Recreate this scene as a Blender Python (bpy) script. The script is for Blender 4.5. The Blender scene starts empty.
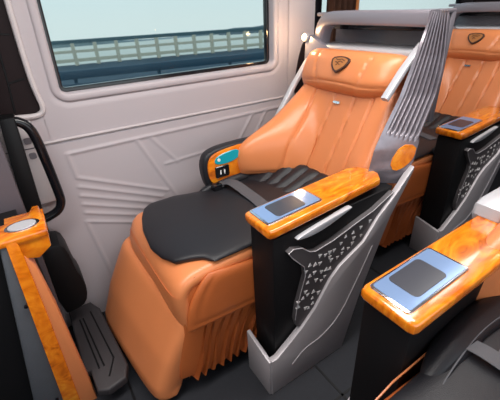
import bpy, bmesh, math, random
import numpy as np
from mathutils import Vector, Matrix

random.seed(4)
S = bpy.context.scene
COL = S.collection

# ------------------------------------------------------------------ helpers
def new_obj(name, me, material, parent=None):
    o = bpy.data.objects.new(name, me)
    COL.objects.link(o)
    if material is not None and len(me.materials) == 0:
        me.materials.append(material)
    if parent is not None:
        o.parent = parent
    return o

def mesh_from(name, verts, faces, smooth=True, flip=False):
    me = bpy.data.meshes.new(name)
    if flip:
        faces = [tuple(reversed(f)) for f in faces]
    me.from_pydata([tuple(map(float, v)) for v in verts], [], faces)
    me.validate()
    if smooth:
        for p in me.polygons:
            p.use_smooth = True
    return me

def tag(o, label=None, cat=None, group=None, kind=None):
    if label: o['label'] = label
    if cat: o['category'] = cat
    if group: o['group'] = group
    if kind: o['kind'] = kind
    return o

def empty(name, loc, rz=0.0):
    o = bpy.data.objects.new(name, None)
    o.empty_display_size = 0.1
    COL.objects.link(o)
    o.location = loc
    o.rotation_euler = (0, 0, rz)
    return o

def bm_to(name, bm, material, parent=None, smooth_angle=0.6, flipy=None):
    bmesh.ops.recalc_face_normals(bm, faces=bm.faces)
    me = bpy.data.meshes.new(name)
    bm.to_mesh(me)
    bm.free()
    for p in me.polygons:
        p.use_smooth = True
    try:
        me.set_sharp_from_angle(angle=smooth_angle)
    except Exception:
        pass
    return new_obj(name, me, material, parent)

def prism_bm(poly, axis, lo, hi, bevel=0.0, seg=2, bm=None):
    """extrude a 2-D outline along an axis: 'y' -> outline is (x,z); 'z' -> (x,y); 'x' -> (y,z)"""
    tmp = bmesh.new()
    def p3(a, b, c):
        if axis == 'y': return (a, c, b)
        if axis == 'z': return (a, b, c)
        return (c, a, b)
    n = len(poly)
    v0 = [tmp.verts.new(p3(a, b, lo)) for a, b in poly]
    v1 = [tmp.verts.new(p3(a, b, hi)) for a, b in poly]
    tmp.faces.new(v0)
    tmp.faces.new(list(reversed(v1)))
    for i in range(n):
        j = (i + 1) % n
        tmp.faces.new((v0[i], v1[i], v1[j], v0[j]))
    bmesh.ops.recalc_face_normals(tmp, faces=tmp.faces)
    if bevel > 0:
        caps = [f for f in tmp.faces if len(f.verts) == n] if n != 4 else list(tmp.faces)
        es = set()
        if n == 4:
            es = set(tmp.edges)
        else:
            for f in caps:
                es.update(f.edges)
        bmesh.ops.bevel(tmp, geom=list(es), offset=bevel, segments=seg, profile=0.5,
                        affect='EDGES', clamp_overlap=True)
    if bm is None:
        return tmp
    me = bpy.data.meshes.new('tmp')
    tmp.to_mesh(me); tmp.free()
    bm.from_mesh(me)
    bpy.data.meshes.remove(me)
    return bm

def box_bm(x0, x1, y0, y1, z0, z1, bevel=0.004, seg=2, bm=None):
    return prism_bm([(x0, z0), (x1, z0), (x1, z1), (x0, z1)], 'y', y0, y1, bevel, seg, bm)

def smooth_poly(pts, it=2, closed=True):
    """Chaikin corner cutting"""
    for _ in range(it):
        out = []
        n = len(pts)
        for i in range(n if closed else n - 1):
            a, b = pts[i], pts[(i + 1) % n]
            out.append(tuple(.75 * p + .25 * q for p, q in zip(a, b)))
            out.append(tuple(.25 * p + .75 * q for p, q in zip(a, b)))
        if not closed:
            out = [pts[0]] + out + [pts[-1]]
        pts = out
    return pts

def round_rect(x0, x1, y0, y1, r, n=5):
    out = []
    for cx, cy, a0 in ((x1 - r, y1 - r, 0), (x0 + r, y1 - r, 90), (x0 + r, y0 + r, 180), (x1 - r, y0 + r, 270)):
        for k in range(n + 1):
            a = math.radians(a0 + 90 * k / n)
            out.append((cx + r * math.cos(a), cy + r * math.sin(a)))
    return out

def sweep_bm(path, section, up=(0, 0, 1), closed=False, bm=None, scale=None):
    """sweep a closed 2-D section (side, up) along a 3-D path"""
    tmp = bmesh.new() if bm is None else bm
    P = [Vector(p) for p in path]
    rings = []
    n = len(P)
    for i, p in enumerate(P):
        a = P[(i - 1) % n] if (closed or i > 0) else P[0]
        b = P[(i + 1) % n] if (closed or i < n - 1) else P[-1]
        t = (b - a).normalized()
        u = Vector(up)
        s = t.cross(u)
        if s.length < 1e-4:
            s = t.cross(Vector((0, 1, 0)))
        s.normalize()
        u2 = s.cross(t).normalized()
        k = 1.0 if scale is None else scale[i]
        rings.append([tmp.verts.new(p + s * a_ * k + u2 * b_ * k) for a_, b_ in section])
    m = len(section)
    for i in range(n if closed else n - 1):
        r0, r1 = rings[i], rings[(i + 1) % n]
        for j in range(m):
            k = (j + 1) % m
            tmp.faces.new((r0[j], r0[k], r1[k], r1[j]))
    if not closed:
        tmp.faces.new(list(reversed(rings[0])))
        tmp.faces.new(rings[-1])
    return tmp

def circle(r, n=12, ry=None):
    ry = r if ry is None else ry
    return [(r * math.cos(2 * math.pi * k / n), ry * math.sin(2 * math.pi * k / n)) for k in range(n)]

def edge_samples(n, p):
    """samples in [-1,1] packed at the ends so that a superelliptic rim reads round"""
    t = np.linspace(-1, 1, n)
    return np.sign(t) * (1 - (1 - np.abs(t)) ** 1.9)

def pillow(P, nu=48, nv=40, t=0.08, p=8, q=None, groove=None, rim=0.0, front=+1):
    """closed upholstered pad. P(u,v)->(x,y,z) on [-1,1]^2; front surface displaced +t/2 along the normal,
    back -t/2, both meeting at the rim. groove(u,v)-> depth removed from the front side."""
    q = q or p
    us, vs = edge_samples(nu, p), edge_samples(nv, q)
    e = 1e-3
    front_v, back_v = [], []
    for v in vs:
        for u in us:
            uc, vc = max(-1 + e, min(1 - e, u)), max(-1 + e, min(1 - e, v))
            c = Vector(P(u, v))
            du = Vector(P(uc + e, vc)) - Vector(P(uc - e, vc))
            dv = Vector(P(uc, vc + e)) - Vector(P(uc, vc - e))
            n = du.cross(dv).normalized() * front
            k = (max(0, 1 - abs(u) ** p)) ** (1 / p * 2 if p < 4 else .5) * (max(0, 1 - abs(v) ** q)) ** .5
            g = groove(u, v) if groove else 0.0
            front_v.append(c + n * (t / 2 * k - g * (k ** 2)))
            back_v.append(c - n * (t / 2 * k))
    verts = front_v + back_v
    N = nu * nv
    faces = []
    for j in range(nv - 1):
        for i in range(nu - 1):
            a, b, c, d = j * nu + i, j * nu + i + 1, (j + 1) * nu + i + 1, (j + 1) * nu + i
            faces.append((a, b, c, d))
            faces.append((N + d, N + c, N + b, N + a))
    tmp = bmesh.new()
    bv = [tmp.verts.new(v) for v in verts]
    for f in faces:
        try:
            tmp.faces.new([bv[i] for i in f])
        except ValueError:
            pass
    bmesh.ops.remove_doubles(tmp, verts=tmp.verts, dist=1e-5)
    return tmp

def interp(x, xs, ys):
    return float(np.interp(x, xs, ys))

def flip_y(bm):
    for v in bm.verts:
        v.co.y = -v.co.y
    bmesh.ops.reverse_faces(bm, faces=bm.faces)
    return bm

# ------------------------------------------------------------------ materials
def mat(name, color, rough=.5, metal=0.0, coat=0.0, bump=None, var=None, emis=None, spec=.5):
    m = bpy.data.materials.new(name)
    m.use_nodes = True
    nt = m.node_tree
    b = nt.nodes['Principled BSDF']
    b.inputs['Base Color'].default_value = (*color, 1)
    b.inputs['Roughness'].default_value = rough
    b.inputs['Metallic'].default_value = metal
    b.inputs['Coat Weight'].default_value = coat
    b.inputs['Coat Roughness'].default_value = .08
    b.inputs['Specular IOR Level'].default_value = spec
    tc = nt.nodes.new('ShaderNodeTexCoord')
    if var:
        scale, amount = var
        nz = nt.nodes.new('ShaderNodeTexNoise')
        nz.inputs['Scale'].default_value = scale
        nz.inputs['Detail'].default_value = 4
        nt.links.new(tc.outputs['Object'], nz.inputs['Vector'])
        mx = nt.nodes.new('ShaderNodeMixRGB')
        mx.inputs[1].default_value = (*[c * (1 - amount) for c in color], 1)
        mx.inputs[2].default_value = (*[min(1, c * (1 + amount)) for c in color], 1)
        nt.links.new(nz.outputs['Fac'], mx.inputs[0])
        nt.links.new(mx.outputs[0], b.inputs['Base Color'])
    if bump:
        kind, scale, strength = bump
        if kind == 'voronoi':
            t = nt.nodes.new('ShaderNodeTexVoronoi'); out = t.outputs['Distance']
        else:
            t = nt.nodes.new('ShaderNodeTexNoise'); out = t.outputs['Fac']
            t.inputs['Detail'].default_value = 3
        t.inputs['Scale'].default_value = scale
        nt.links.new(tc.outputs['Object'], t.inputs['Vector'])
        bp = nt.nodes.new('ShaderNodeBump')
        bp.inputs['Strength'].default_value = strength
        bp.inputs['Distance'].default_value = .002
        nt.links.new(out, bp.inputs['Height'])
        nt.links.new(bp.outputs['Normal'], b.inputs['Normal'])
    if emis:
        b.inputs['Emission Color'].default_value = (*emis[0], 1)
        b.inputs['Emission Strength'].default_value = emis[1]
    return m

def burl(name):
    m = mat(name, (.85, .25, .02), rough=.22, coat=1.0)
    nt = m.node_tree
    b = nt.nodes['Principled BSDF']
    tc = nt.nodes.new('ShaderNodeTexCoord')
    n1 = nt.nodes.new('ShaderNodeTexNoise')
    n1.inputs['Scale'].default_value = 14; n1.inputs['Detail'].default_value = 8
    n1.inputs['Distortion'].default_value = 2.2
    mp = nt.nodes.new('ShaderNodeMapping')
    mp.inputs['Scale'].default_value = (.7, 1.7, 1.0)
    nt.links.new(tc.outputs['Object'], mp.inputs['Vector'])
    nt.links.new(mp.outputs['Vector'], n1.inputs['Vector'])
    cr = nt.nodes.new('ShaderNodeValToRGB')
    e = cr.color_ramp.elements
    e[0].position = .30; e[0].color = (.42, .085, .003, 1)
    e[1].position = .72; e[1].color = (.90, .33, .018, 1)
    k = e.new(.45); k.color = (.72, .17, .004, 1)
    k = e.new(.58); k.color = (.82, .235, .008, 1)
    nt.links.new(n1.outputs['Fac'], cr.inputs['Fac'])
    nt.links.new(cr.outputs['Color'], b.inputs['Base Color'])
    return m

M = {}
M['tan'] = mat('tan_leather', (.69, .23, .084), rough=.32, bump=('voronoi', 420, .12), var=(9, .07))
M['tan_shaded'] = mat('tan_leather_shaded', (.50, .125, .03), rough=.45, bump=('voronoi', 420, .15), var=(14, .12))  # same tan leather, its colour darkened for the shade on flap and pleats
M['black_leather'] = mat('black_leather', (.012, .012, .0155), rough=.45, spec=.4, bump=('voronoi', 480, .18))
M['black'] = mat('black_plastic', (.005, .005, .006), rough=.5, spec=.25, bump=('noise', 300, .05))
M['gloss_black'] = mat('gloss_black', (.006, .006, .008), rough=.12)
M['shell'] = mat('grey_shell_plastic', (.29, .265, .30), rough=.27, metal=.35, bump=('noise', 260, .06))
M['shell_light'] = mat('pale_shell_plastic', (.52, .52, .55), rough=.3, metal=.2, bump=('noise', 260, .04))
M['wing'] = mat('grey_wing_plastic', (.25, .225, .255), rough=.25, metal=.5, bump=('noise', 90, .12), var=(40, .25))
M['shell_dark'] = mat('grey_recess_plastic', (.16, .145, .165), rough=.5, bump=('noise', 200, .06))
M['silver'] = mat('satin_silver', (.43, .405, .425), rough=.38, metal=.15, bump=('noise', 240, .08))
M['chrome'] = mat('chrome', (.85, .85, .87), rough=.12, metal=1.0, bump=('noise', 40, .01))
M['fin'] = mat('fin_dark_grey', (.11, .10, .105), rough=.42, metal=.35, bump=('noise', 300, .06))
M['pale'] = mat('pale_grey_inlay', (.78, .76, .76), rough=.4, bump=('noise', 300, .03))
M['screen'] = mat('dark_screen', (.045, .047, .06), rough=.22, bump=('noise', 20, .005))
M['panel_blue'] = mat('blue_grey_panel', (.22, .33, .55), rough=.16, metal=.35, bump=('noise', 30, .01))
M['teal'] = mat('teal_display', (.01, .16, .20), rough=.15, emis=((.0, .30, .36), .45), bump=('noise', 20, .004))
M['wood'] = burl('orange_burl_veneer')
M['wall'] = mat('lilac_grey_panel', (.395, .352, .372), rough=.50, bump=('noise', 500, .06), var=(3, .02))
M['wall_pale'] = mat('pale_window_surround', (.52, .47, .48), rough=.45, bump=('noise', 500, .04))
M['carpet'] = mat('charcoal_floor', (.012, .0135, .019), rough=.8, bump=('noise', 700, .6), var=(60, .25))
M['mauve'] = mat('dark_mauve_panel', (.085, .072, .085), rough=.55, bump=('noise', 300, .08), var=(4, .06))
M['plum'] = mat('dark_brown_trim', (.014, .008, .009), rough=.6, spec=.15, bump=('noise', 200, .1))
M['slate'] = mat('slate_leatherette', (.075, .082, .095), rough=.5, bump=('noise', 160, .5), var=(20, .12))
M['rubber'] = mat('dark_rubber', (.030, .026, .029), rough=.55, bump=('noise', 300, .15))
M['belt'] = mat('belt_webbing', (.075, .075, .085), rough=.65, bump=('noise', 500, .3))
M['gold'] = mat('emblem_gold', (.45, .17, .05), rough=.35, metal=.2, bump=('noise', 200, .05))
M['stitch'] = mat('dark_emblem_outline', (.05, .018, .010), rough=.5, bump=('noise', 200, .05))
M['white'] = mat('white_ink', (.8, .8, .8), rough=.5, bump=('noise', 200, .02))
M['curtain'] = mat('brown_curtain', (.07, .025, .012), rough=.8, bump=('noise', 300, .3), var=(12, .25))
M['copper'] = mat('copper_rod', (.55, .22, .08), rough=.3, metal=.6, bump=('noise', 60, .02))
M['lamp'] = mat('lamp_glow', (1, .8, .5), emis=((1.0, .55, .20), 14), bump=('noise', 50, .01))
M['ceil'] = mat('ceiling_fabric', (.55, .52, .52), rough=.8, bump=('noise', 300, .2))
M['asphalt'] = mat('road_asphalt', (.06, .10, .13), rough=.9, var=(.6, .25), bump=('noise', 60, .3))
M['rail'] = mat('guard_rail_cream', (.78, .68, .52), rough=.7, var=(3, .1), bump=('noise', 30, .1))
M['rail_top'] = mat('guard_rail_blue_grey', (.10, .17, .19), rough=.7, var=(3, .1), bump=('noise', 30, .1))
M['barrier'] = mat('blue_steel_barrier', (.035, .085, .13), rough=.5, var=(3, .1), bump=('noise', 30, .1))
M['shore'] = mat('hazy_shore', (.25, .31, .33), rough=1, var=(.03, .12), bump=('noise', .1, .2), spec=0)
M['hill'] = mat('hazy_hill', (.16, .20, .22), rough=1, var=(.02, .1), bump=('noise', .1, .2), spec=0)
M['sea'] = mat('hazy_sea', (.88, .82, .70), rough=1.0, spec=0, var=(.05, .08), bump=('noise', .4, .2))

def glass():
    m = bpy.data.materials.new('window_glass')
    m.use_nodes = True
    nt = m.node_tree
    nt.nodes.clear()
    out = nt.nodes.new('ShaderNodeOutputMaterial')
    mix = nt.nodes.new('ShaderNodeMixShader')
    tr = nt.nodes.new('ShaderNodeBsdfTransparent'); tr.inputs[0].default_value = (.90, .95, .95, 1)
    gl = nt.nodes.new('ShaderNodeBsdfGlossy'); gl.inputs['Roughness'].default_value = .02
    fr = nt.nodes.new('ShaderNodeFresnel'); fr.inputs[0].default_value = 1.12
    nt.links.new(fr.outputs[0], mix.inputs[0])
    nt.links.new(tr.outputs[0], mix.inputs[1])
    nt.links.new(gl.outputs[0], mix.inputs[2])
    nt.links.new(mix.outputs[0], out.inputs[0])
    return m
M['glass'] = glass()

# ------------------------------------------------------------------ the seat
OX, OY = .85, .955          # base centre of the window seat

def make_seat(name, s, loc, out_bolster, in_bolster, near_view=False):
    root = empty(name, loc)

    def put(pname, bm, material, parent=None, ang=.6):
        for v in bm.verts:
            v.co.x -= OX
            v.co.y = s * (v.co.y - OY)
        return bm_to(pname, bm, material, parent or root, ang)

    # --- pedestal under the cushion
    put('pedestal', box_bm(.30, .92, .79, 1.17, 0.0, .42, .015), M['black'])

    # --- tan seat pad: rolls over the front edge down to the crease
    prof = [(.207, .345), (.198, .40), (.192, .455), (.203, .500), (.240, .521), (.31, .528), (.45, .528), (.62, .528), (.90, .530)]
    tt = np.linspace(-1, 1, len(prof))
    def sx(v): return interp(v, tt, [a for a, b in prof])
    def sz(v): return interp(v, tt, [b for a, b in prof])
    fine = np.linspace(-1, 1, 61)
    fx = np.convolve(np.pad([sx(a) for a in fine], 3, mode='edge'), np.ones(7) / 7, 'valid')
    fz = np.convolve(np.pad([sz(a) for a in fine], 3, mode='edge'), np.ones(7) / 7, 'valid')
    def P(u, v):
        ymax = 1.20 + .055 * max(0, min(1, (.35 - v) / .4))
        y = .763 + (ymax - .763) * (u + 1) / 2
        front = max(0, min(1, (-v + .1)))
        x = interp(v, fine, fx) + (.045 if u > 0 else .012) * front * abs(u) ** 6 + .03 - .05 * max(0, (y - .98) / .27) * max(0, -v - .4)
        z = interp(v, fine, fz) - .03 * (1 if v > -.4 else .6)
        z += .17 * (y - .98) * max(0, min(1, (-v - .45) / .5))
        return (x, y, z)
    put('seat_pad', pillow(P, 44, 70, .06, 16, 22, front=-1), M['tan'])

    # --- black cushion insert on top
    ys = [.765, .80, .82, .84, .90, .966, 1.085, 1.16, 1.21, 1.235]
    xs = [.345, .322, .285, .245, .222, .212, .224, .246, .270, .300]
    def zt(x, y):
        z = .532
        if x < .33: z -= ((.33 - x) / .13) ** 2.2 * .024
        return z
    def P(u, v):
        w = (v + 1) / 2
        ymax = 1.196 + .042 * max(0, min(1, (.55 - w) / .3))
        y = .766 + (ymax - .766) * (u + 1) / 2
        x0 = interp(y, ys, xs)
        x = x0 + (.90 - x0) * w ** 1.25
        return (x, y, zt(x, y) + .001 + .012 * (1 - abs(u) ** 3) * min(1, w * 3))
    put('seat_cushion', pillow(P, 44, 44, .026, 12, 14, front=-1), M['black_leather'])

    # --- leg rest, folded down
    def P(u, v):
        y = 1.020 + .248 * u
        w = (v + 1) / 2              # 0 bottom .. 1 top
        x = interp(w, [0, .12, .5, 1], [.112, .106, .156, .247])
        z = interp(w, [0, .12, .5, 1], [.036, .075, .198, .357])
        k = (y - .98) / .27
        z += .045 * k * w
        x -= .034 * k * (1 - .25 * w)
        x += .010 * abs(u) ** 4
        return (x, y, z)
    put('leg_rest', pillow(P, 44, 44, .12, 18, 14, front=-1), M['tan'])

    sp_ = smooth_poly([(.222, .33), (.218, .46), (.25, .505), (.34, .515), (.62, .515), (.62, .09), (.17, .07), (.18, .20)], 1)
    put('side_panel', prism_bm(sp_, 'y', .767, .80, .004), M['tan_shaded'])
    # --- side flap and pleated skirt on the console side
    def P(u, v):
        a, b = (u + 1) / 2, (v + 1) / 2
        x0 = .318 - .098 * (1 - b) ** .62 - .016 * math.sin(math.pi * b)
        x1 = .60
        x = x0 + (x1 - x0) * a
        z = (.312 - .02 * a) + (.195 - .015 * a) * b
        return (x, .757, z)
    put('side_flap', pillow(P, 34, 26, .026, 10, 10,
        groove=lambda u, v: .004 * math.exp(-((v + .72) / .05) ** 2) + .003 * math.exp(-((u + .8) / .05) ** 2)), M['tan_shaded'])
    tmp = bmesh.new()
    nx, nz = 160, 24
    rows = []
    for k in range(nz):
        b = k / (nz - 1)
        row = []
        for i in range(nx):
            a = i / (nx - 1)
            x = (.20 + .085 * b) + a * (.42 + .02 * b)
            z = .085 + .245 * b - .015 * a
            ph = a * 2 * math.pi * 13 + 1.1 * math.sin(9 * a)
            amp = .015 * (1 - .55 * b)
            y = .772 + amp * math.sin(ph + .6 * math.sin(3 * b)) + .004 * math.sin(ph * 2.3 + 2 * b) - .006 * (1 - b)
            row.append(tmp.verts.new((x + .006 * math.sin(5 * b + 7 * a), y, z + .006 * math.sin(ph + 1) * (1 - b))))
        rows.append(row)
    for k in range(nz - 1):
        for i in range(nx - 1):
            tmp.faces.new((rows[k][i], rows[k][i + 1], rows[k + 1][i + 1], rows[k + 1][i]))
    bmesh.ops.solidify(tmp, geom=list(tmp.faces), thickness=.006)
    put('pleated_skirt', tmp, M['tan_shaded'], ang=1.2)

    # --- black side pads of the cushion
    for yy in (.768, 1.192):
        if near_view and yy < 1:
            pa = smooth_poly([(.470, .788, .530), (.50, .782, .535), (.567, .774, .545), (.643, .768, .552), (.72, .772, .555), (.80, .785, .556), (.88, .80, .556)], 2, closed=False)
            n_ = len(pa)
            put('side_pad', sweep_bm(pa, circle(.036, 16, .028), up=(0, 0, 1), scale=[min(1, .25 + 2.2 * i / n_) for i in range(n_)]), M['black_leather'])
            ln = [(x, y + .026, z + .018) for x, y, z in pa[3:]]
            put('stitching', sweep_bm(ln, circle(.0018, 6), up=(0, 0, 1)), M['belt'])
            continue
        def P(u, v, yy=yy):
            w = (v + 1) / 2
            x = .50 + .40 * w
            z = .532 + .022 * math.sin(min(1, w * 2.2) * math.pi / 2) + .05 * max(0, w - .5) ** 1.2
            return (x, yy + .028 * u * (.5 + .5 * min(1, w * 3)), z)
        put('side_pad', pillow(P, 18, 30, .045, 3, 8, front=-1), M['black_leather'])

    # --- black ribbed lumbar cushion where seat and back meet
    def P(u, v):
        w = (v + 1) / 2
        y = .965 + .22 * u
        x = .735 + .20 * w - .03 * abs(u) ** 3
        z = .528 + .070 * w ** 1.3 + .012 * abs(u) ** 2
        return (x, y, z)
    def gr(u, v):
        g = 0
        for c in (-.80, -.50, -.20, .10, .40, .72):
            g += .013 * math.exp(-((u - c - .16 * (c - .1) * (v - 1)) / .05) ** 2)
        return g
    put('lumbar_cushion', pillow(P, 90, 26, .055, 8, 6, groove=gr, front=-1), M['black_leather'])

    # --- tan backrest with forward bolsters
    bw = [0, .10, .28, .37, .45, .65, .82, 1]
    bb = [.240, .275, .305, .285, .195, .088, .0, -.01]
    def bol(w):
        return sum(interp(w + d, bw, bb) for d in (-.06, -.03, 0, .03, .06)) / 5
    def P(u, v):
        w = (v + 1) / 2
        half = .249 - .012 * w
        y = .945 + half * u
        z = .535 + .45 * w
        x = .948 + .178 * w
        if u > .25: x -= out_bolster * bol(w) * ((u - .25) / .75) ** 1.9
        if u < -.25: x -= in_bolster * bol(w) * ((-u - .25) / .75) ** 1.9
        z += .028 * (1 - w) * max(0, u + .1) ** 1.3 - .032 * (1 - w) ** 1.5 * max(0, .25 - u)
        x -= .018 * (1 - w) * max(0, .25 - u)
        return (x, y, z)
    def gr(u, v):
        w = (v + 1) / 2
        g = 0
        for top, bot, d in ((.10, .34, .009), (-.30, -.10, .009), (.62, .70, .009), (-.62, -.50, .009)):
            c = bot + (top - bot) * w ** .8
            g += d * math.exp(-((u - c) / .020) ** 2)
        for k_, (c0, c1) in enumerate(((-.05, -.9), (.05, -.45))):
            if w < .42:
                c = c0 + (c1 - c0) * w / .42
                g += .005 * max(0, 1 - w / .42) * math.exp(-((u - c) / .03) ** 2)
        g += .004 * math.exp(-((w - .05) / .016) ** 2)
        return g
    back = put('backrest', pillow(P, 110, 64, .10, 10, 12, groove=gr, front=-1), M['tan'])
    t = prism_bm(round_rect(-.017, .017, -.005, .005, .0045), 'x', -.0015, .0015, .0006, 1)
    bmesh.ops.transform(t, matrix=Matrix.Translation((1.016, .957, .868)) @ Matrix.Rotation(.41, 4, 'Y'), verts=t.verts)
    o = put('metal_tag', t, M['chrome'], back); o['label'] = 'small silver metal tag'

    # --- headrest
    def P(u, v):
        w = (v + 1) / 2
        y = .960 + (.240 - .016 * abs(v) ** 3) * u
        low = .880 + .030 * max(0, (-u - .45) / .55) ** 1.5
        z = low + (1.030 - low) * w + .010 * (1 - abs(u) ** 2)
        x = 1.050 + .064 * w + .024 * u * u
        return (x, y, z)
    def gr(u, v):
        g = 0
        for sg in (-1, 1):
            c = sg * (.36 + .10 * (v + 1))
            g += .006 * math.exp(-((u - c) / .022) ** 2)
        g += .006 * math.exp(-((v + .62 + .1 * u * u) / .05) ** 2)
        return g
    head = put('headrest', pillow(P, 80, 44, .165, 6, 3.4, groove=gr, front=-1), M['tan'])
    # shield emblem on the front of the headrest
    out_l = [(-.050, .022), (-.018, .031), (.018, .031), (.050, .022), (.042, -.006), (.020, -.028), (0, -.040), (-.020, -.028), (-.042, -.006)]
    def on_head(bm_, off=0.0):
        bmesh.ops.transform(bm_, matrix=Matrix.Translation((1.0075 - off, .948, 1.010)) @ Matrix.Scale(.9, 4) @ Matrix.Rotation(.60, 4, 'Y'), verts=bm_.verts)
        return bm_
    sh = smooth_poly(out_l, 1)
    em = put('emblem', on_head(prism_bm(sh, 'x', -.004, .004, .001, 1)), M['stitch'], head)
    em['label'] = 'dark shield outline emblem'
    inner = [(a * .80, b * .80) for a, b in sh]
    t = on_head(prism_bm(inner, 'x', -.0052, .002, .0005, 1))
    put('shield_face', t, M['gold'], head)
    t = bmesh.new()
    for pa in ([(-.024, .012), (-.006, .018), (.012, .013), (.024, .017)], [(-.018, .004), (-.003, .010), (.009, .002), (.021, .005)], [(-.006, -.007), (.003, -.001), (.012, -.009)]):
        t = sweep_bm([(-.0055, a, b) for a, b in pa], circle(.0016, 6), up=(1, 0, 0), bm=t)
    put('shield_figure', on_head(t), M['stitch'], head)

    # --- bright bars beside the back
    for A, B in (((.975, .712, .925), (1.125, .712, 1.075)), ((.93, 1.222, .77), (1.125, 1.222, 1.02))):
        t = sweep_bm([A, ((A[0] + B[0]) / 2 - .004, A[1], (A[2] + B[2]) / 2 + .004), B], round_rect(-.010, .010, -.013, .013, .006, 3), up=(0, 1, 0))
        put('support_bar', t, M['shell_light'])

    # --- shell behind the seat
    path = [(1.128, .690, 1.150), (1.128, .80, 1.152), (1.128, 1.06, 1.155), (1.130, 1.12, 1.153), (1.134, 1.155, 1.138), (1.140, 1.180, 1.10), (1.150, 1.195, 1.05), (1.165, 1.21, .95), (1.165, 1.22, .62)]
    path = smooth_poly(path, 2, closed=False)
    bar = sweep_bm(path, round_rect(-.024, .024, -.030, .030, .010, 3), up=(1, 0, 0))
    shell = put('shell', bar, M['shell'])
    put('recess_panel', box_bm(1.245, 1.27, .70, 1.21, .80, 1.17, .006), M['shell_dark'], shell)
    put('recess_roof', box_bm(1.12, 1.27, .70, 1.20, 1.160, 1.174, .005), M['shell'], shell)
    o = put('recess_strip', box_bm(1.20, 1.248, .705, 1.19, 1.108, 1.162, .004), M['gloss_black'], shell); o['label'] = 'black strip under the top bar'  # solid black strip across the upper recess
    put('recess_ledge', box_bm(1.10, 1.26, .70, 1.19, 1.036, 1.058, .008), M['shell_light'], shell)

    # side wing: a blade whose ridged face turns from the front edge out to the aisle
    zs_f = [.645, .700, .772, .851, .931, 1.053, 1.173]
    xs_f = [.936, .910, .926, .968, 1.016, 1.064, 1.106]
    zs_b = [.695, .731, .807, .87, .94, 1.05, 1.145, 1.173]
    xs_b = [1.023, 1.046, 1.056, 1.080, 1.104, 1.112, 1.100, 1.094]
    def face(a, z, d=0.0):
        A = Vector((interp(z, zs_f, xs_f), .688, z))
        zb = max(z, .66)
        B = Vector((max(interp(zb, zs_b, xs_b), A.x + (.012 if z < 1.05 else -.02)), .614 + max(0, z - 1.0) * .09, z))
        n = Vector((B.y - A.y, A.x - B.x, 0)).normalized()
        return A.lerp(B, a) + n * d
    if near_view:
        pw = [(.900, .655), (.880, .70), (.886, .728), (.92, .738), (1.04, .738), (1.10, .80), (1.13, 1.0), (1.14, 1.176), (1.17, 1.176), (1.17, .655)]
        put('side_wing', prism_bm(pw, 'y', .614, .690, .012, 3), M['shell_light'], shell)
    else:
        t = bmesh.new()
        NA, NZ = 141, 90
        rows = []
        for k in range(NZ):
            z = .648 + (1.172 - .648) * k / (NZ - 1)
            row = []
            for i in range(NA):
                a = i / (NA - 1)
                g = 0.0
                if not near_view:
                    amp = max(0, min(1, (z - .822 + .03 * a) / .02)) * max(0, min(1, (1.172 - z) / .02))
                    g = (.011 * amp * abs(math.sin(math.pi * 7 * (a - .12) / .88)) ** .8 - .010 * amp) if a > .12 else 0
                row.append(t.verts.new(face(a, z, g)))
            fb = face(1, z); ff = face(0, z)
            row.append(t.verts.new((fb.x + .012, fb.y + .010, z)))
            row.append(t.verts.new((fb.x + .012, .690, z)))
            row.append(t.verts.new((ff.x + .008, .694, z)))
            rows.append(row)
        m_ = len(rows[0])
        for k in range(NZ - 1):
            for i in range(m_):
                j = (i + 1) % m_
                t.faces.new((rows[k][i], rows[k][j], rows[k + 1][j], rows[k + 1][i]))
        t.faces.new(list(reversed(rows[0]))); t.faces.new(rows[-1])
        put('side_wing', t, M['wing'], shell, .5)
    if not near_view:
        uv = smooth_poly([(.60, .786), (.95, .783), (.97, .745), (.86, .712), (.62, .696), (.44, .726)], 1)
        t = bmesh.new()
        lo = [t.verts.new(face(a, z, -.004)) for a, z in uv]
        hi = [t.verts.new(face(a, z, .005)) for a, z in uv]
        n_ = len(uv)
        for i in range(n_):
            j = (i + 1) % n_
            t.faces.new((lo[i], lo[j], hi[j], hi[i]))
        t.faces.new(hi); t.faces.new(list(reversed(lo)))
        put('wood_inset', t, M['wood'], shell, .4)
    # outboard wing and its little reading lamp
    lw = smooth_poly([(1.238, 1.080), (1.212, 1.092), (1.08, 1.040), (1.10, .99), (1.16, .90), (1.225, .84), (1.245, .90)], 0)
    put('side_wing', prism_bm(lw, 'x', 1.094, 1.125, .006, 2), M['shell'], shell)
    lamp = put('reading_lamp', sweep_bm([(1.085, 1.232, 1.082), (1.105, 1.232, 1.082)], circle(.016, 14), up=(0, 0, 1)), M['silver'])
    t = bmesh.new(); bmesh.ops.create_uvsphere(t, u_segments=12, v_segments=8, radius=.010)
    bmesh.ops.translate(t, vec=(1.083, 1.232, 1.082), verts=t.verts)
    put('bulb', t, M['lamp'], lamp)

    # --- aisle console
    def shear(bm_):
        for v in bm_.verts:
            v.co.z += (v.co.x - .45) * .05 + .012
            v.co.y += max(0, v.co.x - .62) * .035
        return bm_
    body = [(.460, .632), (.466, .03), (.62, .03), (.70, .10), (.80, .30), (.90, .52), (.97, .645), (.97, .650), (.465, .640)]
    console = put('console', prism_bm(body, 'y', .626, .740, .006, 2), M['black'])
    top = [(.463, .620), (.446, .634), (.446, .738), (.460, .753), (.88, .750), (.915, .735), (.935, .690), (.93, .650), (.90, .620)]
    top = [top[0], (.450, .624), *top[1:3], (.450, .749), *top[3:]]
    put('wood_top', shear(prism_bm(top, 'z', .634, .664, .008, 3)), M['wood'], console)
    dy = -.018 if near_view else 0.0
    pan = put('touch_panel', shear(prism_bm(round_rect(.460, .668, .648 + dy, .747 + dy, .010), 'z', .655, .6675, .002, 2)), M['chrome'])
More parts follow.
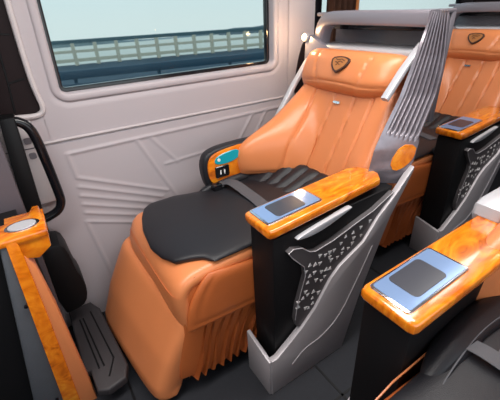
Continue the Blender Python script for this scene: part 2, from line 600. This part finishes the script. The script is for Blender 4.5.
    put('panel_plate', shear(prism_bm(round_rect(.466, .662, .653 + dy, .742 + dy, .008), 'z', .660, .6687, .001, 1)), M['panel_blue'], pan)
    put('screen', shear(prism_bm(round_rect(.504, .612, .660 + dy, .732 + dy, .012), 'z', .660, .6697, .001, 1)), M['screen'], pan)
    lens = smooth_poly([(.522, .618), (.60, .633), (.70, .645), (.775, .652), (.70, .628), (.64, .613), (.58, .609)], 2)
    o = put('door_pull', prism_bm(lens, 'y', .612, .630, .005, 2), M['shell_light'], console)
    fin = [(.535, .300), (.542, .36), (.571, .470), (.565, .508), (.520, .560), (.503, .586), (.520, .594), (.553, .584), (.585, .556), (.610, .548), (.68, .556), (.797, .586), (.86, .60), (.955, .640),
           (.885, .568), (.822, .492), (.718, .442), (.676, .403), (.617, .310), (.559, .251), (.545, .262)]
    fn = put('fin', prism_bm(fin, 'y', .610, .628, .002, 1), M['fin'], console)
    rim = [(x, .609, z) for x, z in fin[:14]]
    put('fin_edge', sweep_bm(rim, circle(.0014, 6), up=(0, 1, 0)), M['silver'], console)
    rnd = random.Random(11)
    spots = []
    for _ in range(900):
        x, z = rnd.uniform(.54, .91), rnd.uniform(.31, .61)
        up_ = interp(x, [.535, .571, .61, .68, .80, .86, .955], [.40, .53, .538, .545, .575, .590, .63]) - .012
        lo_ = interp(x, [.545, .559, .617, .676, .718, .822, .885, .955], [.262, .262, .322, .415, .455, .505, .58, .63]) + .012
        if x < .57: up_ = min(up_, .36 + (x - .542) * 3.6)
        if lo_ < z < up_ and all((x - a) ** 2 + (z - b) ** 2 > .016 ** 2 for a, b in spots):
            spots.append((x, z))
        if len(spots) >= 42: break
    for x, z in spots:
        a = rnd.choice((0.3, 1.35, 2.4, 3.6)); r = rnd.uniform(.007, .010)
        tri = [(x + r * math.cos(a + k * 2.094), z + r * math.sin(a + k * 2.094)) for k in range(3)]
        o = put('triangle_inlay', prism_bm(tri, 'y', .6085, .615, 0, 1), M['pale'], console); o['label'] = 'pale triangle inlay'

    # --- polished skid under the console
    sk = [(.432, .0), (.775, .0), (.790, .05), (.805, .11), (.838, .237), (.926, .493), (.95, .553), (.998, .634), (1.035, .70), (1.033, .714), (.958, .633), (.883, .571), (.822, .495), (.718, .444), (.676, .405), (.617, .312), (.559, .253), (.500, .208), (.455, .176), (.432, .176)]
    t = prism_bm(sk, 'y', .600, .622, .003, 2)
    t = prism_bm([(.604, .0), (.74, .0), (.74, .20), (.604, .172)], 'x', .424, .438, .003, 2, t)
    skid = put('skid', t, M['silver'])
    gl_ = smooth_poly([(.520, .100, 0), (.575, .144, 0), (.650, .146, 0), (.735, .195, 0), (.80, .31, 0), (.87, .46, 0)], 2, closed=False)
    put('crease', sweep_bm([(a, .5995, b) for a, b, c in gl_], circle(.0022, 6), up=(0, 1, 0)), M['silver'], skid)

    # --- outboard armrest with wooden switch plate
    ao = smooth_poly([(.548, .535), (.530, .60), (.532, .66), (.556, .700), (.64, .714), (.86, .712), (.90, .69), (.90, .46), (.60, .505)], 2)
    arm = put('outboard_armrest', prism_bm(ao, 'y', 1.192, 1.240, .012, 3), M['black_leather'])
    pl = smooth_poly([(.552, .575), (.548, .655), (.575, .692), (.66, .704), (.76, .706), (.76, .575), (.60, .545)], 2)
    put('wood_plate', prism_bm(pl, 'y', 1.185, 1.196, .003, 2), M['wood'], arm)
    dp = smooth_poly([(.578, .646), (.588, .680), (.66, .692), (.70, .688), (.70, .652), (.64, .638)], 2)
    put('display', prism_bm(dp, 'y', 1.181, 1.190, .002, 1), M['teal'], arm)
    t = bmesh.new(); prism_bm(circle(.007, 10), 'y', -.001, .001, 0, 1, t)
    bmesh.ops.translate(t, vec=(.600, 1.181, .664), verts=t.verts)
    put('display_icon', t, M['white'], arm)
    t = prism_bm(round_rect(.580, .645, .585, .635, .006), 'y', 1.179, 1.190, .002, 1)
    put('usb_socket', t, M['gloss_black'], arm)
    t = bmesh.new()
    for xx in (.603, .621):
        prism_bm([(xx - .003, .600), (xx + .003, .600), (xx + .003, .618), (xx - .003, .618)], 'y', 1.178, 1.181, 0, 1, t)
    put('usb_port', t, M['white'], arm)

    # --- lap belt
    st = smooth_poly([(.60, 1.165, .568), (.625, 1.13, .580), (.635, 1.04, .566), (.635, .93, .562), (.62, .84, .556)], 2, closed=False)
    belt = put('seat_belt', sweep_bm(st, round_rect(-.026, .026, -.0015, .0015, .001, 1), up=(0, 0, 1)), M['belt'])
    put('buckle', box_bm(.545, .585, 1.135, 1.172, .548, .578, .006), M['gloss_black'], belt)
    put('buckle_tongue', box_bm(.586, .606, 1.142, 1.166, .560, .568, .002), M['chrome'], belt)
    if near_view:
        st = smooth_poly([(.60, .800, .566), (.598, .825, .574), (.60, .87, .572), (.605, .96, .566), (.62, 1.12, .566)], 2, closed=False)
        put('hip_strap', sweep_bm(st, round_rect(-.020, .020, -.0015, .0015, .001, 1), up=(0, 0, 1)), M['belt'])
        ln = [(.36, .750, .520), (.42, .748, .533), (.55, .748, .536), (.75, .748, .538)]
        put('piping', sweep_bm(ln, circle(.002, 6), up=(0, 0, 1)), M['tan'])
    return root

def copy_thing(src, loc):
    r = src.copy(); COL.objects.link(r); r.location = loc
    def rec(a, b):
        for ch in a.children:
            c = ch.copy(); COL.objects.link(c); c.parent = b
            rec(ch, c)
    rec(src, r)
    return r

GROUP = 'tan and black reclining seats'
seat = make_seat('reclining_seat', 1, (OX, OY, 0), 1.0, .12)
tag(seat, 'tan and black leather reclining seat beside the window, the only one seen whole', 'seat', GROUP)
rear = copy_thing(seat, (OX + 1.135, OY + .105, 0))
tag(rear, 'tan reclining seat at top right, half hidden behind the shell of the window seat', 'seat', GROUP)
near = make_seat('reclining_seat', -1, (OX + .033, .010, 0), .6, .85, near_view=True)
tag(near, 'cropped tan and black reclining seat at bottom right, nearest of all to the camera', 'seat', GROUP)

# ------------------------------------------------------------------ setting: floor, wall, windows
def struct(o):
    o['kind'] = 'structure'; return o

t = box_bm(-1.6, 3.2, -.90, 1.45, -.08, 0.0, .001, 1)
floor = struct(bm_to('floor', t, M['carpet']))
# carpet tile seams cut as shallow grooves are shown by thin dark strips set flush
t = bmesh.new()
for x in (.633, 1.25, .02, -.6):
    box_bm(x - .004, x + .004, -.74, 1.44, -.01, .0015, 0, 1, t)
for y in (.46, -.15):
    box_bm(-1.55, 3.15, y - .004, y + .004, -.01, .0015, 0, 1, t)
tr = bm_to('seams', t, M['black'], floor)

WY = 1.39
# lower wall panel as a height field with embossed lines
segs = [ # (x0,z0,x1,z1, kind)
    ((.082, .757), (1.20, .764), .0045),
    ((.343, .750), (.483, .425), .0045),
    ((.40, .750), (.50, .62), .003),
    ((.442, .624), (.818, .640), .003),
    ((.483, .440), (.86, .428), .003),
    ((.818, .640), (.905, .757), .0045),
    ((.905, .640), (.985, .757), .0045),
    ((.818, .640), (.74, .50), .003),
    ((.082, .757), (.090, .66), .0045),
    ((.090, .660), (.43, .500), .004), ((.088, .622), (.40, .478), .004), ((.086, .584), (.36, .462), .004),
    ((.084, .546), (.33, .440), .004), ((.082, .508), (.30, .418), .004),
    ((.075, .470), (.29, .385), .004), ((.075, .470), (.12, .10), .004),
]
def wall_lower():
    nx, nz = 340, 210
    X = np.linspace(-.40, 1.55, nx); Z = np.linspace(0.0, .80, nz)
    XX, ZZ = np.meshgrid(X, Z)
    H = np.zeros_like(XX)
    for (a, b), (c, d), h in segs:
        L = math.hypot(c - a, d - b)
        tx, tz = (c - a) / L, (d - b) / L
        s_ = (XX - a) * tx + (ZZ - b) * tz
        k_ = -(XX - a) * tz + (ZZ - b) * tx
        e_ = np.clip(s_, 0, L) - s_
        dist = np.sqrt(k_ ** 2 + e_ ** 2)
        H = np.maximum(H, h * np.exp(-(dist / .0065) ** 2))
    # the lower panel bows in a little towards the floor
    base = WY - .015 + .03 * (ZZ - .4)
    YY = base - H
    verts = np.stack([XX.ravel(), YY.ravel(), ZZ.ravel()], 1)
    faces = [(j * nx + i, j * nx + i + 1, (j + 1) * nx + i + 1, (j + 1) * nx + i) for j in range(nz - 1) for i in range(nx - 1)]
    me = mesh_from('wall_left_lower', verts, faces, True)
    return struct(new_obj('wall_left', me, M['wall']))
wall_lower()

# upper wall with a rounded window opening
def wall_upper():
    def loop(x0l, x0h, x1, z0, z1, r, n=7):
        pts = []
        def arc(cx, cz, a0):
            for k in range(n):
                a = math.radians(a0 + 90 * k / (n - 1))
                pts.append((cx + r * math.cos(a), cz + r * math.sin(a)))
        arc(x1 - r, z1 - r, 0); arc(x0h + r, z1 - r, 90); arc(x0l + r, z0 + r, 180); arc(x1 - r, z0 + r, 270)
        out = []
        for i in range(len(pts)):
            a, b = pts[i], pts[(i + 1) % len(pts)]
            d = math.hypot(a[0] - b[0], a[1] - b[1])
            m_ = max(1, int(d / .05))
            for k in range(m_):
                out.append((a[0] + (b[0] - a[0]) * k / m_, a[1] + (b[1] - a[1]) * k / m_))
        return out
    base = loop(.122, .140, 1.040, .966, 1.56, .024)
    cx, cz = .58, 1.25
    def off(d):
        out = []
        n = len(base)
        for i in range(n):
            a, b = base[i - 1], base[(i + 1) % n]
            tx, tz = b[0] - a[0], b[1] - a[1]
            L = math.hypot(tx, tz)
            out.append((base[i][0] + tz / L * d, base[i][1] - tx / L * d))
        return out
    rings = []
    for d, y in ((0, WY + .050), (0, WY + .006), (.003, WY - .001), (.008, WY - .004), (.022, WY - .004), (.027, WY - .001), (.030, WY + .004), (.036, WY + .004), (.042, WY - .0)):
        rings.append([(x, y, z) for x, z in off(d)])
    # outer border of this wall piece
    X0, X1, Z0, Z1 = .045, 1.285, .80, 1.80
    outer = []
    for x, z in off(.06):
        dx, dz = x - cx, z - cz
        k = min([(X1 - cx) / dx if dx > 1e-6 else 9e9, (X0 - cx) / dx if dx < -1e-6 else 9e9,
                 (Z1 - cz) / dz if dz > 1e-6 else 9e9, (Z0 - cz) / dz if dz < -1e-6 else 9e9])
        outer.append((cx + dx * k, WY, cz + dz * k))
    rings.append([(x, WY, z) for x, z in off(.055)])
    rings.append(outer)
    t = bmesh.new()
    vs = [[t.verts.new(p) for p in r] for r in rings]
    n = len(base)
    for a, b in zip(vs[:-1], vs[1:]):
        for i in range(n):
            j = (i + 1) % n
            t.faces.new((a[i], a[j], b[j], b[i]))
    # corners of the outer rectangle
    for X, Z in ((X0, Z0), (X1, Z0), (X0, Z1), (X1, Z1)):
        c = t.verts.new((X, WY, Z))
        near_ = sorted(vs[-1], key=lambda v: (v.co - c.co).length)
        best = None
        for i in range(n):
            a, b = vs[-1][i], vs[-1][(i + 1) % n]
            if abs(a.co.x - X) < 1e-5 and abs(b.co.z - Z) < 1e-5 or abs(b.co.x - X) < 1e-5 and abs(a.co.z - Z) < 1e-5:
                best = (a, b)
        if best:
            t.faces.new((best[0], best[1], c))
    o = struct(bm_to('wall_left', t, M['wall'], None, .9))
    return base
base_loop = wall_upper()
# strip of wall left of the window surround, below the dark corner panel, and the step line under the window
t = bmesh.new()
prism_bm([(-.40, .79), (.046, .79), (.046, .925), (.02, .912), (-.40, .925)], 'y', WY, WY + .02, 0, 1, t)
struct(bm_to('wall_left', t, M['wall']))
t = sweep_bm([(-.10, WY - .001, .812), (1.28, WY - .001, .806)], [(-.005, -.005), (.004, -.004), (.006, .002), (.0, .006), (-.005, .005)], up=(0, -1, 0))
struct(bm_to('trim_1', t, M['wall_pale']))

# window pane and black gasket
t = sweep_bm([(x, WY + .048, z) for x, z in base_loop], round_rect(-.016, .014, -.012, .014, .004, 2), up=(0, 1, 0), closed=True)
g = struct(bm_to('window_1', t, M['gloss_black']))
t = prism_bm([(x, z) for x, z in base_loop], 'y', WY + .052, WY + .056, 0, 1)
bm_to('window_pane', t, M['glass'], g)

# dark corner trim panel left of the window (rounded lower corner) with its pale lip
edge = [(.062, 1.80), (.055, 1.30), (.050, 1.20), (.047, 1.10), (.046, 1.02), (.050, .97), (.055, .940), (.050, .918), (.030, .908), (-.02, .912), (-.10, .918), (-.45, .930)]
es = smooth_poly(edge, 2, closed=False)
t = prism_bm(es + [(-.45, 1.80)], 'y', WY + .010, WY + .03, 0, 1)
tp = struct(bm_to('trim_2', t, M['plum']))
t = bmesh.new()
for pa in ([(-.02, 1.02), (.03, 1.03)], [(-.45, 1.17), (-.01, 1.165), (.03, 1.16)], [(-.01, 1.165), (-.02, 1.02), (-.03, .93)]):
    t = sweep_bm([(x, WY + .010, z) for x, z in pa], circle(.003, 6), up=(0, 1, 0), bm=t)
bm_to('panel_seams', t, M['black'], tp)
t = sweep_bm([(x, WY - .002, z) for x, z in es], circle(.009, 8), up=(0, 1, 0))
struct(bm_to('trim_3', t, M['wall_pale']))

# pillar to the right of the window, slot of the belt guide, rear side window
pil = [(1.285, .80), (1.285, 1.80), (1.245, 1.80)]
t = prism_bm([(1.20, .0), (1.32, .0), (1.31, .80), (1.262, 1.22), (1.25, 1.80), (1.12, 1.80), (1.12, .0)], 'y', WY - .012, WY + .03, .006, 2)
struct(bm_to('wall_left', t, M['wall']))
t = prism_bm(smooth_poly([(1.150, .80), (1.165, .93), (1.195, 1.04), (1.225, 1.06), (1.235, .98), (1.22, .80)], 2), 'y', WY - .016, WY - .010, .002, 1)
struct(bm_to('trim_4', t, M['plum']))
t = box_bm(1.30, 3.2, WY + .01, WY + .05, 0.0, 1.02, .004)
struct(bm_to('wall_left', t, M['wall']))
t = bmesh.new()
for a, b in (((1.30, 1.06), (2.62, 1.02)),):
    box_bm(1.30, 2.62, WY + .01, WY + .05, 1.00, 1.06, .006, 2, t)
box_bm(1.28, 1.34, WY + .01, WY + .05, 1.0, 1.80, .006, 2, t)
box_bm(2.56, 2.72, WY + .01, WY + .05, 1.0, 1.80, .006, 2, t)
box_bm(1.30, 2.72, WY + .01, WY + .05, 1.62, 1.80, .006, 2, t)
g2 = struct(bm_to('window_2', t, M['gloss_black']))
t = box_bm(1.33, 2.58, WY + .028, WY + .032, 1.05, 1.64, 0, 1)
bm_to('window_pane', t, M['glass'], g2)
t = box_bm(2.70, 3.2, WY + .01, WY + .05, 1.0, 1.80, .004)
struct(bm_to('wall_left', t, M['plum']))
t = box_bm(3.16, 3.22, -.75, 1.45, 0, 1.85, .004)
struct(bm_to('wall_back', t, M['shell_dark']))

# gathered brown curtain at the rear window with its copper edge
t = bmesh.new()
n = 60
ra, rb = [], []
for i in range(n):
    a = i / (n - 1)
    x = 1.335 + .20 * a
    y = WY - .03 + .016 * math.sin(a * 2 * math.pi * 5)
    ra.append(t.verts.new((x, y, .98))); rb.append(t.verts.new((x, y, 1.66)))
for i in range(n - 1):
    t.faces.new((ra[i], ra[i + 1], rb[i + 1], rb[i]))
bmesh.ops.solidify(t, geom=list(t.faces), thickness=.004)
cu = tag(bm_to('curtain', t, M['curtain'], None, 1.2), 'dark brown curtain gathered at the rear side window', 'curtain')
t = sweep_bm([(1.515, WY - .052, .98), (1.515, WY - .052, 1.66)], circle(.008, 8), up=(0, 1, 0))
o = bm_to('edge_band', t, M['copper'], cu); o['label'] = 'copper edge band'

t = box_bm(-1.66, -1.60, -.90, 1.45, 0.0, 1.85, .004)
struct(bm_to('wall_front', t, M['mauve']))  # unseen end wall, added to hold back ambient light from the front
t = box_bm(-1.6, 3.2, -.96, -.90, -.08, .95, .004)  # unseen right wall pieces, added to cut ambient light from the open side
struct(bm_to('wall_right_unseen', t, M['wall']))
t = box_bm(1.1, 3.2, -.96, -.90, .95, 1.85, .004)
struct(bm_to('wall_right_unseen', t, M['wall']))
t = box_bm(-1.6, 3.2, -.90, 1.45, 1.80, 1.86, .004)
struct(bm_to('ceiling', t, M['ceil']))

# ------------------------------------------------------------------ front left: partition, cabinet, handle, foot rest
t = box_bm(-.70, -.088, 1.16, 1.20, .0, 1.80, .004)
for v in t.verts:
    v.co.x += (v.co.z - .78) * .035 if v.co.x > -.3 else 0
struct(bm_to('wall_front', t, M['mauve']))
t = prism_bm([(-.115, .50), (-.058, .50), (-.034, .93), (-.034, .94), (-.075, .94)], 'y', 1.27, 1.34, .004, 2)
post = tag(bm_to('partition_post', t, M['black']), 'black upright post between the grey partition and the grab handle', 'post')

hp = [(-.06, 1.30, .925), (-.03, 1.30, .922), (-.006, 1.30, .90), (.004, 1.30, .855), (.009, 1.30, .76), (.013, 1.30, .655), (.012, 1.30, .615), (-.008, 1.30, .585), (-.05, 1.30, .572), (-.075, 1.30, .57)]
hp = smooth_poly(hp, 2, closed=False)
gh = tag(bm_to('grab_handle', sweep_bm(hp, circle(.0155, 14), up=(0, 1, 0)), M['gloss_black']), 'glossy black loop grab handle beside the grey wall', 'handle')

# switch panel behind the handle with two round press marks
t = box_bm(-.10, .004, WY - .028, WY + .0, .60, .90, .004)
sp = tag(bm_to('cover_plate', t, M['wall_pale']), 'pale grey cover plate on the wall seen through the grab handle', 'panel')
for z in (.838, .785):
    t = sweep_bm([(-.024, WY - .027, z), (-.024, WY - .031, z)], round_rect(-.011, .011, -.011, .011, .006, 3), up=(0, 0, 1))
    bm_to('press_button', t, M['shell_dark'], sp)
t = box_bm(-.10, .004, WY - .0295, WY - .0278, .809, .8125, 0, 1)
bm_to('joint', t, M['mauve'], sp)

cab = empty('cabinet', (-.2, 1.05, 0))
tag(cab, 'slate grey cabinet with orange wood edge and cup holder at the left', 'cabinet')
def cput(n, bm_, m, parent=None):
    bmesh.ops.translate(bm_, vec=(.2, -1.05, 0), verts=bm_.verts)
    return bm_to(n, bm_, m, parent or cab)
# end face at y = .95 leaning: x edges interpolate between top (z=.70) and floor
def lean(x_top, x_bot): return [(x_bot, 0.0), (x_top, .70)]
cput('body', prism_bm([(-.60, 0.0), (-.112, 0.0), (-.112, .62), (-.112, .70), (-.60, .70)], 'y', .985, 1.155, .004), M['black'])
lp = prism_bm([(-.275, 0.0), (-.186, 0.0), (-.136, .70), (-.158, .70)], 'y', .952, .99, .006, 2)
cput('side_panel', lp, M['slate'])
wp = prism_bm([(-.188, 0.0), (-.139, 0.0), (-.121, .46), (-.116, .655), (-.116, .705), (-.144, .705)], 'y', .944, .985, .006, 2)
cput('wood_edge', wp, M['wood'])
tp_ = prism_bm([(-.141, 0.0), (-.090, 0.0), (-.094, .453), (-.102, .615), (-.118, .66), (-.123, .46)], 'y', .948, .99, .005, 2)
cput('leather_strip', tp_, M['tan'])
# cup holder block
blk = prism_bm([(-.142, .640), (-.116, .640), (-.085, .630), (-.050, .655), (-.044, .705), (-.142, .705)], 'y', .952, 1.10, .005, 2)
blk = prism_bm([(-.21, .955), (-.139, .945), (-.046, .945), (-.044, 1.00), (-.052, 1.115), (-.070, 1.115), (-.085, 1.06), (-.21, 1.03)], 'z', .692, .712, .005, 2, blk)
ch = cput('cup_holder', blk, M['wood'])
t = sweep_bm([(-.099, 1.003, .708), (-.099, 1.003, .715)], circle(.042, 28, .030), up=(0, 1, 0))
cput('cup_ring', t, M['chrome'], ch)
t = sweep_bm([(-.099, 1.003, .712), (-.099, 1.003, .7165)], circle(.034, 28, .023), up=(0, 1, 0))
cput('cup_well', t, M['shell_light'], ch)
for z, x in ((.50, -.16), (.10, -.195)):
    t = sweep_bm([(x, .946, z), (x, .940, z)], circle(.005, 10), up=(0, 0, 1))
    cput('screw', t, M['gloss_black'])
t = prism_bm(smooth_poly([(-.11, .49), (-.045, .50), (-.022, .47), (-.016, .36), (-.006, .33), (-.004, .26), (-.02, .205), (-.06, .19), (-.11, .19)], 1), 'y', 1.22, 1.345, .008, 2)
cput('hinge_box', t, M['black'])

# ribbed foot rest plate on the floor in front of the window seat
ft = empty('footrest', (-.06, 1.13, 0))
tag(ft, 'dark ribbed footrest plate on the floor beside the grey wall', 'footrest')
def fput(n, bm_, m, parent=None):
    bmesh.ops.translate(bm_, vec=(.06, -1.13, 0), verts=bm_.verts)
    return bm_to(n, bm_, m, parent or ft)
fo = [(-.100, 1.0), (-.082, .995), (-.078, .905), (-.045, .888), (.018, .900), (.038, .95), (.016, 1.27), (-.01, 1.33), (-.100, 1.33)]
def tilt(bm_):
    for v in bm_.verts:
        v.co.z += (1.33 - v.co.y) * -.06 + .01
    return bm_
fput('plate', tilt(prism_bm(fo, 'z', .07, .105, .008, 3)), M['rubber'])
t = bmesh.new()
for pa in ([(-.055, 1.25), (-.035, .985)], [(-.068, 1.25), (-.052, .985)], [(-.022, 1.27), (.002, 1.00), (-.030, .935)]):
    t = sweep_bm([(x, y, .1055) for x, y in pa], round_rect(-.003, .003, -.0015, .0015, .001, 1), up=(0, 0, 1), bm=t)
fput('ribs', tilt(t), M['black'])
fput('support', box_bm(-.06, -.02, 1.0, 1.25, .0, .075, .006), M['black'])

# ------------------------------------------------------------------ outside: road, railings, water, far shore
t = prism_bm([(-60, 2.2), (150, 2.2), (150, -2.6), (10.2, 20.1), (-60, 31)], 'z', -1.25, -1.0, 0, 1)
struct(bm_to('ground', t, M['asphalt']))
t = prism_bm([(-900, 20), (2500, 20), (2500, 420), (-900, 420)], 'z', -24.2, -24.0, 0, 1)
o = tag(bm_to('sea', t, M['sea']), 'pale hazy water beyond the bridge railing', 'water'); o['kind'] = 'structure'

rail = empty('bridge_railing', (10.2, 19.6, -1.0), math.radians(-9))
tag(rail, 'blurred cream bridge railing outside the window', 'railing')
def rput(n, bm_, m): return bm_to(n, bm_, m, rail)
rput2 = lambda n, b, m: bm_to(n, b, m, rail)
rput2('top_rail', box_bm(-26, 60, -.07, .07, 1.02, 1.20, .02, 1), M['rail_top'])
for z, h in ((.66, .13), (.25, .16)):
    rput('rail_beam', box_bm(-26, 60, -.05, .05, z - h / 2, z + h / 2, .01, 1), M['rail'])
for k in range(-20, 34):
    rput('rail_post', box_bm(k * 1.05 - .09, k * 1.05 + .09, -.08, .08, 0, 1.04, .01, 1), M['rail'])
bar = empty('crash_barrier', (4, 11.5, -1.0), math.radians(-8))
tag(bar, 'dark blue crash barrier along the road edge below the cream railing', 'barrier')
for z in (.34, .70):
    bm_to('barrier_beam', box_bm(-18, 45, -.04, .04, z - .12, z + .12, .02, 2), M['barrier'], bar)
for k in range(-7, 16):
    bm_to('barrier_post', box_bm(k * 2.5 - .05, k * 2.5 + .05, .04, .12, 0, .8, .01, 1), M['barrier'], bar)

t = bmesh.new()
n = 90
lo_, hi_ = [], []
for i in range(n):
    a = i / (n - 1)
    x = -500 + 2200 * a
    z = -23.0 + .6 * math.sin(a * 31) + 1.2 * math.sin(a * 77 + 1)
    lo_.append((x, z))
prism_bm([(-500, -24.05)] + lo_ + [(1700, -24.05)], 'y', 396, 416, 0, 1, t)
o = tag(bm_to('shoreline', t, M['shore']), 'low hazy grey shoreline across the water', 'shore'); o['kind'] = 'structure'
t = bmesh.new()
bmesh.ops.create_uvsphere(t, u_segments=32, v_segments=16, radius=1)
for v in t.verts:
    v.co = Vector((v.co.x * 75, v.co.y * 20, max(0, v.co.z) * (8 + 2 * math.sin(v.co.x * 5))))
bmesh.ops.translate(t, vec=(285, 385, -24), verts=t.verts)
o = tag(bm_to('hill', t, M['hill']), 'low hazy hill on the far shore', 'hill'); o['kind'] = 'structure'

# ------------------------------------------------------------------ light
w = bpy.data.worlds.new('sky'); S.world = w
w.use_nodes = True
nt = w.node_tree
bg = nt.nodes['Background']
tc = nt.nodes.new('ShaderNodeTexCoord')
sep = nt.nodes.new('ShaderNodeSeparateXYZ')
cr = nt.nodes.new('ShaderNodeValToRGB')
e = cr.color_ramp.elements
e[0].position = 0.0; e[0].color = (.60, .66, .67, 1)
e[1].position = 1.0; e[1].color = (.40, .55, .70, 1)
k = e.new(.49); k.color = (.66, .74, .74, 1)
k = e.new(.56); k.color = (.60, .74, .78, 1)
mr = nt.nodes.new('ShaderNodeMapRange')
mr.inputs[1].default_value = -1; mr.inputs[2].default_value = 1
nt.links.new(tc.outputs['Generated'], sep.inputs[0])
nt.links.new(sep.outputs['Z'], mr.inputs[0])
nt.links.new(mr.outputs[0], cr.inputs['Fac'])
nt.links.new(cr.outputs['Color'], bg.inputs['Color'])
bg.inputs['Strength'].default_value = 1.0

def area(name, loc, sx_, sy_, power, color=(1, .96, .92), rot=(0, 0, 0)):
    l = bpy.data.lights.new(name, 'AREA')
    l.shape = 'RECTANGLE'; l.size = sx_; l.size_y = sy_
    l.energy = power; l.color = color
    o = bpy.data.objects.new(name, l); COL.objects.link(o)
    o.location = loc; o.rotation_euler = rot
    return o
area('ceiling_strip_light', (.45, .55, 1.78), 1.6, .30, 22)
pl_ = bpy.data.lights.new('reading_lamp_light', 'POINT'); pl_.energy = .9; pl_.color = (1, .62, .30); pl_.shadow_soft_size = .01
po_ = bpy.data.objects.new('reading_lamp_light', pl_); COL.objects.link(po_); po_.location = (1.062, 1.250, 1.090)
area('ceiling_strip_light', (2.0, .55, 1.78), 1.2, .30, 9)
area('ceiling_strip_light', (-.75, .35, 1.78), .7, .5, 9)
# daylight through the open side door and the front of the cabin
area('door_daylight', (.3, -.85, 1.15), 2.0, 1.2, 9, (.93, .97, 1.0), (math.radians(-90), 0, math.radians(180)))

# ------------------------------------------------------------------ camera
cam = bpy.data.cameras.new('camera')
co = bpy.data.objects.new('camera', cam); COL.objects.link(co)
yaw, pitch, roll, fpx = .5602, .50494, -.04733, 346.2
cy, sy = math.cos(yaw), math.sin(yaw); cp, sp_ = math.cos(pitch), math.sin(pitch)
f = Vector((sy * cp, cy * cp, -sp_)); r0 = Vector((cy, -sy, 0)); u0 = r0.cross(f)
r = r0 * math.cos(roll) + u0 * math.sin(roll); u = u0 * math.cos(roll) - r0 * math.sin(roll)
m = Matrix((( r.x, u.x, -f.x, 0), (r.y, u.y, -f.y, 0), (r.z, u.z, -f.z, 1.2), (0, 0, 0, 1)))
co.matrix_world = m
cam.sensor_width = 36; cam.lens = fpx / 500 * 36
cam.clip_start = .02; cam.clip_end = 4000
cam.dof.use_dof = True; cam.dof.focus_distance = 1.05; cam.dof.aperture_fstop = 6.5
S.camera = co

S.view_settings.view_transform = 'Standard'
S.view_settings.look = 'None'
S.view_settings.gamma = 1
S.view_settings.use_curve_mapping = False
S.view_settings.exposure = 0.2
